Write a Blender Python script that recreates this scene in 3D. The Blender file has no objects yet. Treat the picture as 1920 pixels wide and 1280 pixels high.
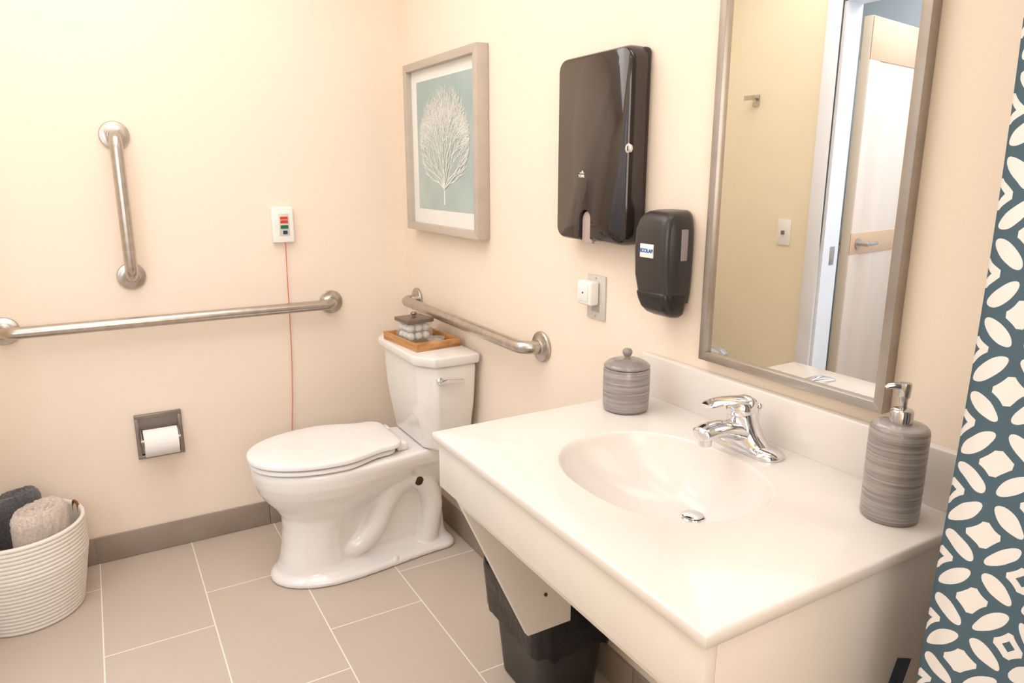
import bpy, bmesh, math, random
from mathutils import Vector, Matrix, noise
random.seed(4)
PI=math.pi
C=bpy.context.scene.collection
# ------------------------------------------------------------ helpers
CAM=Vector((-1.1073,-2.7738,1.3804)); F=1341.47; PITCH=.2333; YAW=.5267
FW=Vector((math.sin(YAW)*math.cos(PITCH),math.cos(YAW)*math.cos(PITCH),-math.sin(PITCH)))
RT=Vector((math.cos(YAW),-math.sin(YAW),0)); UP=RT.cross(FW)
def at(u,v,ax,d):
    D=FW*F+RT*(u-960)+UP*(640-v); t=(d-CAM[ax])/D[ax]; return CAM+D*t
def NB(): return bmesh.new()
def merge(bm,b2):
    me=bpy.data.meshes.new('t'); b2.to_mesh(me); b2.free(); bm.from_mesh(me); bpy.data.meshes.remove(me)
def rbox(bm,x0,x1,y0,y1,z0,z1,bev=0,seg=2,M=None):
    b=bmesh.new(); bmesh.ops.create_cube(b,size=1)
    for v in b.verts: v.co=Vector(((x0+x1)/2+v.co.x*(x1-x0),(y0+y1)/2+v.co.y*(y1-y0),(z0+z1)/2+v.co.z*(z1-z0)))
    if bev>0: bmesh.ops.bevel(b,geom=b.edges[:],offset=bev,segments=seg,profile=.5,affect='EDGES',clamp_overlap=True)
    if M: bmesh.ops.transform(b,matrix=M,verts=b.verts)
    merge(bm,b); return bm
def loft(bm,rings,cap0=True,cap1=True):
    R=[[bm.verts.new(p) for p in r] for r in rings]; n=len(R[0])
    for a,b in zip(R,R[1:]):
        for i in range(n): bm.faces.new((a[i],a[(i+1)%n],b[(i+1)%n],b[i]))
    if cap0: bm.faces.new(R[0][::-1])
    if cap1: bm.faces.new(R[-1])
    return bm
def prism(bm,poly,ax,a0,a1,bev=0):
    b=bmesh.new()
    def mk(p,a): return (a,p[0],p[1]) if ax==0 else ((p[0],a,p[1]) if ax==1 else (p[0],p[1],a))
    loft(b,[[mk(p,a0) for p in poly],[mk(p,a1) for p in poly]])
    bmesh.ops.recalc_face_normals(b,faces=b.faces)
    if bev>0: bmesh.ops.bevel(b,geom=b.edges[:],offset=bev,segments=3,profile=.5,affect='EDGES',clamp_overlap=True)
    merge(bm,b); return bm
def lathe(bm,prof,c=(0,0,0),n=48,M=None,cap0=True,cap1=True):
    b=bmesh.new()
    rings=[[Vector((r*math.cos(2*PI*i/n),r*math.sin(2*PI*i/n),z)) for i in range(n)] for r,z in prof]
    loft(b,rings,cap0,cap1)
    if M: bmesh.ops.transform(b,matrix=M,verts=b.verts)
    bmesh.ops.translate(b,vec=Vector(c),verts=b.verts)
    merge(bm,b); return bm
def tube(bm,pts,r,n=16,caps=True,sy=1.0):
    pts=[Vector(p) for p in pts]; rs=r if isinstance(r,(list,tuple)) else [r]*len(pts)
    rings=[]; nrm=None
    for i,p in enumerate(pts):
        t=(pts[min(i+1,len(pts)-1)]-pts[max(i-1,0)]).normalized()
        if nrm is None:
            a=Vector((0,0,1)) if abs(t.z)<.9 else Vector((1,0,0)); nrm=(a-t*a.dot(t)).normalized()
        else: nrm=(nrm-t*nrm.dot(t)).normalized()
        bi=t.cross(nrm)
        rings.append([p+(nrm*math.cos(2*PI*k/n)*sy+bi*math.sin(2*PI*k/n))*rs[i] for k in range(n)])
    return loft(bm,rings,caps,caps)
def spline(pts,k=8):
    P=[Vector(p) for p in pts]; P=[P[0]*2-P[1]]+P+[P[-1]*2-P[-2]]; out=[]
    for i in range(1,len(P)-2):
        for j in range(k):
            t=j/k; a,b,c,d=P[i-1:i+3]
            out.append(.5*((2*b)+(c-a)*t+(2*a-5*b+4*c-d)*t*t+(3*b-a-3*c+d)*t**3))
    out.append(P[-2]); return out
def rr(cx,cy,hx,hy,r,z,k=5):
    o=[]
    for sx,sy,a0 in ((1,1,0),(-1,1,90),(-1,-1,180),(1,-1,270)):
        for j in range(k+1):
            a=math.radians(a0+90*j/k); o.append(Vector((cx+sx*(hx-r)+r*math.cos(a),cy+sy*(hy-r)+r*math.sin(a),z)))
    return o
def rootloc(p):
    l=Vector((0,0,0))
    while p: l+=p.location; p=p.parent
    return l
def obj(name,bm,mat,parent=None,base=None,sharp=38,flat=False):
    off=rootloc(parent) if parent else Vector(base if base else (0,0,0))
    bmesh.ops.remove_doubles(bm,verts=bm.verts,dist=1e-6)
    bmesh.ops.recalc_face_normals(bm,faces=bm.faces)
    for v in bm.verts: v.co-=off
    for f in bm.faces: f.smooth=not flat
    bm.normal_update()
    for e in bm.edges:
        if len(e.link_faces)==2 and e.calc_face_angle(0)>math.radians(sharp): e.smooth=False
    me=bpy.data.meshes.new(name); bm.to_mesh(me); bm.free()
    o=bpy.data.objects.new(name,me); C.objects.link(o)
    if mat: me.materials.append(mat)
    if parent: o.parent=parent
    else: o.location=off
    return o
def thing(name,label,cat,loc,group=None):
    o=bpy.data.objects.new(name,None); C.objects.link(o); o.location=loc; o.empty_display_size=.05
    o['label']=label; o['category']=cat
    if group: o['group']=group
    return o
def tag(o,label,cat,group=None):
    o['label']=label; o['category']=cat
    if group: o['group']=group
    return o
def struct(name,bm,m,parent=None):
    o=obj(name,bm,m,parent); o['kind']='structure'; return o
def textbm(bm,s,size,M,depth=.0004,off=.02):
    c=bpy.data.curves.new('tx','FONT'); c.body=s; c.size=size; c.align_x='CENTER'; c.align_y='CENTER'; c.extrude=depth; c.offset=size*off
    o=bpy.data.objects.new('tx',c); C.objects.link(o); bpy.context.view_layer.update()
    me=bpy.data.meshes.new_from_object(o.evaluated_get(bpy.context.evaluated_depsgraph_get()))
    b=bmesh.new(); b.from_mesh(me); bmesh.ops.transform(b,matrix=M,verts=b.verts); merge(bm,b)
    bpy.data.objects.remove(o); bpy.data.curves.remove(c); bpy.data.meshes.remove(me); return bm
def wallBM(p):  # text matrix for things facing -x
    return Matrix(((0,0,-1,p[0]),(-1,0,0,p[1]),(0,1,0,p[2]),(0,0,0,1)))
# ------------------------------------------------------------ materials
def lin(c): return tuple(((x/255)/12.92 if x/255<=.04045 else ((x/255+.055)/1.055)**2.4) for x in c)+(1,)
def mat(name,rgb,rough=.5,metal=0,bump=None,var=None,coat=0,trans=0,ior=1.45,spec=.5,sheen=0,alpha=1):
    m=bpy.data.materials.new(name); m.use_nodes=True; nt=m.node_tree; b=nt.nodes['Principled BSDF']
    b.inputs['Base Color'].default_value=lin(rgb); b.inputs['Roughness'].default_value=rough; b.inputs['Metallic'].default_value=metal
    b.inputs['Coat Weight'].default_value=coat; b.inputs['Coat Roughness'].default_value=.05; b.inputs['Transmission Weight'].default_value=trans; b.inputs['IOR'].default_value=ior
    b.inputs['Specular IOR Level'].default_value=spec; b.inputs['Sheen Weight'].default_value=sheen; b.inputs['Alpha'].default_value=alpha
    tc=nt.nodes.new('ShaderNodeTexCoord')
    if bump:
        mp=nt.nodes.new('ShaderNodeMapping'); nt.links.new(tc.outputs['Object'],mp.inputs[0])
        if len(bump)>2: mp.inputs['Scale'].default_value=bump[2]
        n=nt.nodes.new('ShaderNodeTexNoise'); n.inputs['Scale'].default_value=bump[0]; n.inputs['Detail'].default_value=3; nt.links.new(mp.outputs[0],n.inputs['Vector'])
        bu=nt.nodes.new('ShaderNodeBump'); bu.inputs['Strength'].default_value=bump[1]; bu.inputs['Distance'].default_value=.003
        nt.links.new(n.outputs[0],bu.inputs['Height']); nt.links.new(bu.outputs[0],b.inputs['Normal'])
    rgb2,sc,scl=var if var else (tuple(max(0,c*.97) for c in rgb),4,(1,1,1))
    mp=nt.nodes.new('ShaderNodeMapping'); mp.inputs['Scale'].default_value=scl; nt.links.new(tc.outputs['Object'],mp.inputs[0])
    n=nt.nodes.new('ShaderNodeTexNoise'); n.inputs['Scale'].default_value=sc; n.inputs['Detail'].default_value=4; nt.links.new(mp.outputs[0],n.inputs['Vector'])
    r=nt.nodes.new('ShaderNodeValToRGB'); r.color_ramp.elements[0].position=.35; r.color_ramp.elements[1].position=.65
    r.color_ramp.elements[0].color=lin(rgb); r.color_ramp.elements[1].color=lin(rgb2)
    nt.links.new(n.outputs[0],r.inputs[0]); nt.links.new(r.outputs[0],b.inputs['Base Color'])
    return m
def mth(nt,op,a,b=None,c=None):
    n=nt.nodes.new('ShaderNodeMath'); n.operation=op
    for i,x in enumerate((a,b,c)):
        if x is None: continue
        if isinstance(x,(int,float)): n.inputs[i].default_value=x
        else: nt.links.new(x,n.inputs[i])
    return n.outputs[0]
M={}
M['wall']=mat('cream_wall_paint',(246,230,213),.55,bump=(180,.06),var=((245,229,212),2,(1,1,1)))
M['wall_dim_tint']=mat('cream_wall_paint_dim_tint',(245,235,208),.55,bump=(180,.06),var=((244,234,207),2,(1,1,1)))  # same wall paint, dimmer light on the left wall put into a yellower colour
M['ceil']=mat('ceiling_paint',(246,243,238),.8)
M['hallwall']=mat('hall_wall_paint',(232,239,248),.7)
M['basetile']=mat('baseboard_tile',(158,143,131),.4,var=((150,135,123),6,(1,1,1)))
M['white_trim']=mat('white_trim_paint',(240,244,251),.4)
M['steel']=mat('brushed_steel',(200,193,186),.3,1,var=((186,179,172),40,(1,1,1)))
M['chrome']=mat('polished_chrome',(230,231,235),.05,1)
M['nickel']=mat('satin_nickel_paint',(150,143,136),.35,.7)
M['porcelain']=mat('glazed_porcelain',(241,237,234),.12,coat=.5)
M['seat']=mat('white_seat_plastic',(242,239,237),.2)
M['marble']=mat('cultured_marble_top',(230,223,218),.2,coat=.2,var=((229,222,217),2,(1,1,1)))
M['laminate']=mat('cream_laminate',(234,227,220),.35)
M['blackgloss']=mat('smoked_brown_black_plastic',(52,42,40),.06,spec=.7,var=((34,27,26),3,(1,1,1)))
M['blackbody']=mat('black_plastic',(42,37,36),.3)
M['soapblack']=mat('charcoal_plastic',(60,56,55),.3)
M['whiteplastic']=mat('white_plastic',(248,246,243),.35)
M['greyplastic']=mat('grey_plastic',(184,177,170),.4)
M['tongue']=mat('smoky_clear_tongue',(186,170,162),.25)
M['plate']=mat('light_grey_plate',(218,212,206),.35,.1)
M['frame_grey']=mat('greige_wood_frame',(196,184,172),.5,var=((190,178,166),10,(1,1,3)))
M['mirrorframe']=mat('bronze_grey_metal_frame',(176,167,159),.3,.7,var=((168,159,151),20,(1,1,1)))
M['mat_board']=mat('white_mat_board',(240,239,236),.8)
M['art']=mat('pale_teal_print',(164,182,180),.7,var=((192,203,200),3.0,(1,1,1)))
M['coral']=mat('ivory_coral_ink',(240,240,236),.8)
M['paper']=mat('toilet_paper',(246,242,240),.95,bump=(300,.1))
M['card']=mat('cardboard_core',(170,140,105),.9)
M['cord']=mat('coral_red_cord',(222,112,84),.7)
M['red']=mat('red_orange_label',(214,62,34),.5); M['green']=mat('green_label',(22,110,74),.5); M['bluelab']=mat('blue_label',(10,96,180),.5)
M['rope']=mat('white_cotton_rope',(240,232,224),.9,bump=(260,.5,(1,1,.35)))
M['leather']=mat('brown_leather',(140,84,46),.6)
M['toweldark']=mat('slate_grey_terry',(104,101,104),1,bump=(420,1.0),var=((76,75,80),160,(1,1,1)),sheen=.4)
M['towelbeige']=mat('oatmeal_terry',(228,213,203),1,bump=(420,1.0),var=((204,187,175),160,(1,1,1)),sheen=.4)
M['wood']=mat('golden_acacia_wood',(210,160,106),.5,var=((172,118,68),18,(1,.12,3)))
M['maple']=mat('pale_maple_veneer',(240,222,208),.45,var=((234,214,198),8,(1,1,.12)))
M['maple2']=mat('maple_rail_veneer',(224,188,156),.45,var=((218,180,148),8,(.2,.2,1)))
M['glass']=mat('clear_glass',(226,232,232),.03,alpha=.16,spec=.8)
M['cotton']=mat('cotton_wool',(250,248,246),1,bump=(200,.6))
M['jarlid']=mat('antique_pewter_lid',(136,122,112),.35,.7)
M['can']=mat('black_bin_plastic',(34,31,31),.35)
M['bag']=mat('black_bin_liner',(14,13,14),.14,bump=(26,.9))
M['clip']=mat('dark_brass',(80,56,40),.5,.4)
M['darkslot']=mat('dark_slot',(28,26,26),.8)
M['navy']=mat('navy_sticker',(20,52,82),.5)
M['pumpmetal']=mat('satin_chrome_pump',(200,198,198),.18,1)
M['window']=mat('milky_sight_window',(156,147,152),.2)
M['ceramic']=mat('brushed_grey_ceramic',(124,118,117),.25,coat=.4,var=((166,159,157),7,(1,1,38)),bump=(14,.3,(1,1,30)))
M['ceramic_plain']=mat('plain_grey_ceramic',(148,141,138),.2,coat=.4)
M['mirror']=mat('mirror_glass',(232,231,228),.0,1)
# floor tiles
m=bpy.data.materials.new('greige_floor_tiles'); m.use_nodes=True; nt=m.node_tree; b=nt.nodes['Principled BSDF']; M['floor']=m
tc=nt.nodes.new('ShaderNodeTexCoord'); sp=nt.nodes.new('ShaderNodeSeparateXYZ'); nt.links.new(tc.outputs['Object'],sp.inputs[0])
gx=mth(nt,'DIVIDE',mth(nt,'SUBTRACT',sp.outputs[0],-.9176),.305); col=mth(nt,'FLOOR',gx); fx=mth(nt,'FRACT',gx)
gy=mth(nt,'SUBTRACT',mth(nt,'DIVIDE',mth(nt,'SUBTRACT',sp.outputs[1],-.398),.61),mth(nt,'DIVIDE',col,3.0)); fy=mth(nt,'FRACT',gy); row=mth(nt,'FLOOR',gy)
ex=mth(nt,'MULTIPLY',mth(nt,'MINIMUM',fx,mth(nt,'SUBTRACT',1,fx)),.305)
ey=mth(nt,'MULTIPLY',mth(nt,'MINIMUM',fy,mth(nt,'SUBTRACT',1,fy)),.61)
e=mth(nt,'MINIMUM',ex,ey); gr=mth(nt,'LESS_THAN',e,.0019)
wn=nt.nodes.new('ShaderNodeTexWhiteNoise'); wn.noise_dimensions='2D'; cb=nt.nodes.new('ShaderNodeCombineXYZ'); nt.links.new(col,cb.inputs[0]); nt.links.new(row,cb.inputs[1]); nt.links.new(cb.outputs[0],wn.inputs[0])
ns=nt.nodes.new('ShaderNodeTexNoise'); ns.inputs['Scale'].default_value=9; nt.links.new(tc.outputs['Object'],ns.inputs['Vector'])
r=nt.nodes.new('ShaderNodeValToRGB'); r.color_ramp.elements[0].color=lin((190,175,161)); r.color_ramp.elements[1].color=lin((200,185,171))
nt.links.new(mth(nt,'ADD',mth(nt,'MULTIPLY',wn.outputs[0],.4),mth(nt,'MULTIPLY',ns.outputs[0],.5)),r.inputs[0])
mx=nt.nodes.new('ShaderNodeMix'); mx.data_type='RGBA'; nt.links.new(gr,mx.inputs[0]); nt.links.new(r.outputs[0],mx.inputs[6]); mx.inputs[7].default_value=lin((236,229,221)); nt.links.new(mx.outputs[2],b.inputs['Base Color'])
b.inputs['Roughness'].default_value=.42
bu=nt.nodes.new('ShaderNodeBump'); bu.inputs['Strength'].default_value=.4; bu.inputs['Distance'].default_value=.002; nt.links.new(mth(nt,'SUBTRACT',1,gr),bu.inputs['Height']); nt.links.new(bu.outputs[0],b.inputs['Normal'])
# curtain
m=bpy.data.materials.new('teal_white_lattice_fabric'); m.use_nodes=True; nt=m.node_tree; b=nt.nodes['Principled BSDF']; M['curtain']=m
uv=nt.nodes.new('ShaderNodeUVMap'); uv.uv_map='UVMap'; sp=nt.nodes.new('ShaderNodeSeparateXYZ'); nt.links.new(uv.outputs[0],sp.inputs[0])
s=.060; k=1/(s*math.sqrt(2))
A=mth(nt,'MULTIPLY',mth(nt,'ADD',sp.outputs[0],sp.outputs[1]),k); B=mth(nt,'MULTIPLY',mth(nt,'SUBTRACT',sp.outputs[0],sp.outputs[1]),k)
def nz(sc,off,amp):
    mp=nt.nodes.new('ShaderNodeMapping'); mp.inputs['Location'].default_value=(off,off,0); nt.links.new(uv.outputs[0],mp.inputs[0])
    n=nt.nodes.new('ShaderNodeTexNoise'); n.inputs['Scale'].default_value=sc; nt.links.new(mp.outputs[0],n.inputs['Vector'])
    return mth(nt,'MULTIPLY',mth(nt,'SUBTRACT',n.outputs[0],.5),amp)
A=mth(nt,'ADD',A,nz(16,0,.20)); B=mth(nt,'ADD',B,nz(16,7,.20))
X=mth(nt,'SUBTRACT',A,mth(nt,'ROUND',A)); Y=mth(nt,'SUBTRACT',B,mth(nt,'ROUND',B))
ax=mth(nt,'ABSOLUTE',X); ay=mth(nt,'ABSOLUTE',Y)
def dist(a,b2): return mth(nt,'SQRT',mth(nt,'ADD',mth(nt,'MULTIPLY',a,a),mth(nt,'MULTIPLY',b2,b2)))
def petal(u,v):
    uu=mth(nt,'DIVIDE',u,.345); vv=mth(nt,'DIVIDE',v,.142)
    return mth(nt,'LESS_THAN',mth(nt,'ADD',mth(nt,'POWER',uu,2.0),mth(nt,'POWER',vv,2.0)),1.0)
ex1=mth(nt,'SUBTRACT',.5,ax); ey1=mth(nt,'SUBTRACT',.5,ay)
p1=petal(ay,ex1); p2=petal(ax,ey1)
d1=dist(mth(nt,'SUBTRACT',1,ax),ay); d2=dist(ax,mth(nt,'SUBTRACT',1,ay))
dia=mth(nt,'GREATER_THAN',mth(nt,'MINIMUM',d1,d2),.790)
dia=mth(nt,'MULTIPLY',dia,mth(nt,'LESS_THAN',mth(nt,'ADD',ax,ay),.37))
mm=mth(nt,'MAXIMUM',ax,ay)
par=mth(nt,'LESS_THAN',mth(nt,'MODULO',mth(nt,'ABSOLUTE',mth(nt,'ADD',mth(nt,'ROUND',A),mth(nt,'ROUND',B))),2),.5)
hole=mth(nt,'MULTIPLY',mth(nt,'LESS_THAN',mm,.085),par)
dia=mth(nt,'MULTIPLY',dia,mth(nt,'SUBTRACT',1,hole))
white=mth(nt,'MAXIMUM',mth(nt,'MAXIMUM',p1,p2),dia)
mx=nt.nodes.new('ShaderNodeMix'); mx.data_type='RGBA'; nt.links.new(white,mx.inputs[0]); mx.inputs[7].default_value=lin((228,226,226)); mx.inputs[6].default_value=lin((74,97,112)); nt.links.new(mx.outputs[2],b.inputs['Base Color'])
b.inputs['Roughness'].default_value=.85
# ------------------------------------------------------------ room
L=1.66; CEIL=2.44; FR=-3.6
struct('floor',rbox(NB(),-2.9,.1,FR-.1,.3,-.05,0),M['floor'])
struct('ceiling',rbox(NB(),-2.9,.1,FR-.1,.3,CEIL,CEIL+.05),M['ceil'])
struct('wall_back',rbox(NB(),-L-.1,.1,0,.1,0,CEIL),M['wall'])
struct('wall_right',rbox(NB(),0,.1,FR,0,0,CEIL),M['wall'])
struct('wall_front',rbox(NB(),-2.8,.1,FR-.1,FR,0,CEIL),M['wall'])
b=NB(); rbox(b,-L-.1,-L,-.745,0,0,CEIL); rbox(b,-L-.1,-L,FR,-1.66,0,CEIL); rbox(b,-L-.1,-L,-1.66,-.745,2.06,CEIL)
struct('wall_left',b,M['wall_dim_tint'])
struct('wall_hall_far',rbox(NB(),-2.9,-2.8,FR,.3,0,CEIL),M['hallwall'])
struct('wall_hall_end',rbox(NB(),-2.8,-L-.1,.2,.3,0,CEIL),M['hallwall'])
b=NB(); rbox(b,-L,-L+.016,-.745,-.675,0,2.124,.004); rbox(b,-L,-L+.016,-1.73,-1.66,0,2.124,.004); rbox(b,-L,-L+.016,-1.66,-.745,2.06,2.124,.004)
struct('trim_1',b,M['white_trim'])
b=NB(); rbox(b,-L-.1,-L,-.757,-.7451,0,2.05); rbox(b,-L-.1,-L,-1.66,-1.648,0,2.05); rbox(b,-L-.1,-L,-1.648,-.757,2.048,2.06)
struct('trim_2',b,M['white_trim'])
def baseboard(name,ax):
    b=NB(); t=.010; g=.0012
    cuts=[0,-.313,-.623,-1.23,-L] if ax==0 else [0,-.30,-.91,-1.52,-2.13,-2.74,FR]
    for a,c in zip(cuts,cuts[1:]):
        if ax==0: rbox(b,c+g,a-g,-t,-.0005,.001,.10,.002)
        else: rbox(b,-t,-.0005,c+g,a-g-(t if a==0 else 0),.001,.10,.002)
    return struct(name,b,M['basetile'])
baseboard('baseboard_back',0); baseboard('baseboard_right',1)
b=NB(); rbox(b,-L+.0005,-L+.01,-.674,-.012,.001,.10,.002); struct('baseboard_left',b,M['basetile'])
# hall door, standing open against the hall
p0=Vector((-1.95,-.655,0)); p1_=Vector((-2.785,-.52,0)); dv=(p1_-p0); W=dv.length; ang=math.atan2(dv.y,dv.x)
DM=Matrix.Translation(p0)@Matrix.Rotation(ang,4,'Z')
d=struct('door_1',rbox(NB(),0,W,-.02,.02,.01,2.04,.002,M=DM),M['maple'])
b=NB()
for z0,z1 in ((1.86,2.037),(1.00,1.10),(.015,.25)): rbox(b,.002,W-.002,-.0245,.0245,z0,z1,.001,M=DM)
struct('door_rail',b,M['maple2'],d)
b=NB()
for x0,x1 in ((.002,.10),(W-.10,W-.002)): rbox(b,x0,x1,-.0235,.0235,.012,2.036,.001,M=DM)
struct('door_stile',b,M['maple'],d)
b=NB()
for sg in (1,-1):
    Q=DM@Matrix.Translation((.07,sg*.024,1.05))@Matrix.Rotation(-sg*PI/2,4,'X')
    lathe(b,[(.026,0),(.026,.008),(.01,.012),(.01,.05),(.009,.055)],n=24,M=Q)
    tube(b,[DM@Vector((.07,sg*.069,1.05)),DM@Vector((.12,sg*.072,1.05)),DM@Vector((.175,sg*.066,1.05))],.009)
struct('door_handle',b,M['steel'],d)
b=NB()
for z in (.25,1.05,1.85): rbox(b,W-.012,W+.003,-.030,-.018,z-.05,z+.05,.001,M=DM)
struct('door_hinge',b,M['steel'],d)
tag(obj('strike_plate',rbox(NB(),-L-.075,-L-.045,-.7595,-.7571,.98,1.06,.0005),M['steel'],base=(-L-.06,-.7583,.98)),'small metal strike plate in the white door jamb, seen in the mirror','plate')
# ------------------------------------------------------------ grab bars
def grab_bar(p1,p2,n,label):
    p1=Vector(p1);p2=Vector(p2);n=Vector(n);d=(p2-p1).normalized(); S=.064; R=.042
    t=thing('grab_bar',label,'grab bar',(p1+p2)/2,'brushed steel grab bars')
    pts=[p1+n*.004,p1+n*(S-R)]
    for k in range(1,9):
        a=k/8*PI/2; pts.append(p1+n*(S-R+R*math.sin(a))+d*(R-R*math.cos(a)))
    q=[p2+n*.004,p2+n*(S-R)]
    for k in range(1,9):
        a=k/8*PI/2; q.append(p2+n*(S-R+R*math.sin(a))-d*(R-R*math.cos(a)))
    obj('bar',tube(NB(),pts+q[::-1],.0195,24),M['steel'],t)
    for p in (p1,p2):
        Q=Matrix.Translation(p+n*.0005)@n.to_track_quat('Z','Y').to_matrix().to_4x4()
        obj('mounting_flange',lathe(NB(),[(.0,0),(.043,0),(.0455,.003),(.0455,.008),(.043,.011),(.034,.0125),(.024,.014),(.0205,.017),(.0205,.0175)],n=40,M=Q,cap0=False,cap1=True),M['steel'],t)
grab_bar((-1.392,0,.8796),(-.325,0,.8796),(0,-1,0),'long horizontal brushed steel grab bar on the back wall')
grab_bar((-1.009,0,1.031),(-1.009,0,1.4957),(0,-1,0),'short vertical brushed steel grab bar high on the back wall')
grab_bar((0,-.118,.8796),(0,-1.05,.8796),(-1,0,0),'horizontal steel grab bar on the side wall behind the toilet tank')
# ------------------------------------------------------------ emergency call box
cx,cz=-.492,1.187
t=thing('call_box','white emergency call box with red pull cord on back wall','call box',(cx,0,cz-.065))
obj('housing',rbox(NB(),cx-.039,cx+.039,-.024,-.0005,cz-.065,cz+.065,.004,3),M['whiteplastic'],t)
lb=obj('control_panel',rbox(NB(),cx-.015,cx+.023,-.0255,-.0238,cz-.040,cz+.040,.0006),M['plate'],t)
b=NB(); rbox(b,cx-.010,cx+.018,-.0265,-.0254,cz+.020,cz+.030); rbox(b,cx-.010,cx+.018,-.0265,-.0254,cz+.006,cz+.017); obj('red_label',b,M['red'],lb)
b=NB(); rbox(b,cx-.010,cx+.018,-.0265,-.0254,cz-.014,cz-.001); obj('green_label',b,M['green'],lb)
b=NB(); rbox(b,cx-.002,cx+.014,-.0265,-.0254,cz-.034,cz-.021); obj('switch_button',b,M['navy'],lb)
b=NB(); rbox(b,cx-.030,cx-.020,-.0248,-.0238,cz-.02,cz+.02); obj('light_strip',b,M['mat_board'],t)
obj('pull_cord',tube(NB(),spline([(cx+.006,-.014,cz-.064),(cx+.004,-.012,cz-.2),(cx+.001,-.010,cz-.45),(cx-.008,-.010,cz-.65),(cx-.02,-.010,cz-.82),(cx-.022,-.010,.2)]),.0016,8),M['cord'],t)
# ------------------------------------------------------------ paper holder + roll
hx,hz=-.981,.451; RY=-.060
t=thing('toilet_paper_holder','grey metal toilet paper holder frame on back wall','paper holder',(hx,0,hz-.08))
b=NB(); w=.077; h=.083; e=.014
for x0,x1,z0,z1 in ((-w,w,h-e,h),(-w,w,-h,-h+e),(-w,-w+e,-h+e,h-e),(w-e,w,-h+e,h-e)): rbox(b,hx+x0,hx+x1,-.014,-.0005,hz+z0,hz+z1,.002)
obj('frame',b,M['nickel'],t)
obj('back_plate',rbox(NB(),hx-w+e,hx+w-e,-.003,-.0006,hz-h+e,hz+h-e),M['nickel'],t)
for sx in (-1,1):
    obj('side_arm',prism(NB(),[(-.012,hz-.03),(-.012,hz+.03),(-.058,hz+.012),(-.070,hz),(-.070,hz-.012),(-.058,hz-.016)],0,hx+sx*.061-.002,hx+sx*.061+.002),M['nickel'],t)
obj('spindle',tube(NB(),[(hx-.064,RY,hz-.002),(hx+.064,RY,hz-.002)],.008),M['steel'],t)
b=NB(); Q=Matrix.Translation((hx-.055,RY,hz-.010))@Matrix.Rotation(PI/2,4,'Y')
lathe(b,[(.020,0),(.0470,0),(.0485,.0015),(.0485,.1085),(.0470,.110),(.020,.110),(.020,0)],n=48,M=Q,cap0=False,cap1=False)
r=thing('toilet_paper_roll','white toilet paper roll hanging in the grey wall holder','paper roll',(hx,RY,hz-.062))
obj('paper',b,M['paper'],r)
obj('core',lathe(NB(),[(.0185,.0),(.0202,.0),(.0202,.110),(.0185,.110),(.0185,0)],n=32,M=Q,cap0=False,cap1=False),M['card'],r)
# ------------------------------------------------------------ basket + towels
bx,by=-1.423,-.208
t=thing('rope_basket','round white coiled rope basket full of rolled towels, by the back wall','basket',(bx,by,0))
out=[];N=23;H=.30
for i in range(N):
    z0=i*H/N
    for j in range(5):
        a=-PI/2+PI*j/5; z=z0+H/N/2*(1+math.sin(a)); f=z/H
        rad=.150+.030*min(1,f*1.6)+.004*f; out.append((rad+.0045*math.cos(a),z+.001))
inn=[(.178,H+.001),(.174,H-.01),(.168,.15),(.150,.02),(.0001,.015)]
obj('basket_body',lathe(NB(),[(.0001,.001),(.14,.001)]+out+inn,(bx,by,0),72,cap0=False,cap1=False),M['rope'],t,sharp=80)
a=math.radians(24); c=Vector((bx+.176*math.cos(a),by+.176*math.sin(a),H)); tv=Vector((-math.sin(a),math.cos(a),0))
obj('handle',tube(NB(),spline([c-tv*.018-Vector((0,0,.03)),c-tv*.016+Vector((0,0,.003)),c+Vector((0,0,.010)),c+tv*.016+Vector((0,0,.003)),c+tv*.018-Vector((0,0,.03))]),.004,10,sy=1),M['leather'],t)
def towel(label,m,top,bot,rx,ry,spin,seed):
    top=Vector(top);bot=Vector(bot);ax=(top-bot); Ln=ax.length; dm=.046
    Q=Matrix.Translation(bot)@ax.to_track_quat('Z','Y').to_matrix().to_4x4()@Matrix.Rotation(spin,4,'Z')
    n=120; rings=[(.93,0)]
    for k in range(1,9): rings.append((1.0,(Ln-dm)*k/8))
    for k in range(1,9): a=k/8*PI/2; rings.append((1-.38*(1-math.cos(a)),Ln-dm+dm*math.sin(a)))
    for k in range(1,16): rings.append((.62*(1-k/15.5),Ln))
    R=[]
    for j,(s,z) in enumerate(rings):
        ring=[]
        for i in range(n):
            th=2*PI*i/n; zz=z; s2=s
            if z>=Ln-.001: zz=z-.014*abs(math.sin(PI*(s*4.6+th/(2*PI))))**3-.004*(1-s)
            g=max(0,1-abs(((th-4.2+PI)%(2*PI))-PI)/.10); s2=s*(1+.02*math.sin(th*2+z*9))-.07*g*(1 if z<Ln-.004 else 0)
            p=Vector((rx*s2*math.cos(th),ry*s2*math.sin(th),zz)); nn=noise.noise(p*18+Vector((seed,0,0)))*.006+noise.noise(p*110+Vector((seed,5,0)))*.004
            p+=Vector((math.cos(th),math.sin(th),.6))*nn; ring.append(Q@p)
        R.append(ring)
    return tag(obj('rolled_towel',loft(NB(),R),M[m],base=bot,sharp=180),label,'towel','rolled towels in the rope basket')
towel('oatmeal beige rolled towel at the front of the rope basket','towelbeige',(-1.350,-.275,.375),(-1.362,-.262,.06),.088,.062,.12,1)
towel('dark slate rolled towel at the back of the rope basket, against the wall','toweldark',(-1.425,-.115,.372),(-1.418,-.122,.07),.078,.046,0,2)
towel('dark slate rolled towel at the left edge of the rope basket','toweldark',(-1.528,-.252,.345),(-1.512,-.242,.07),.050,.056,.2,3)
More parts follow.
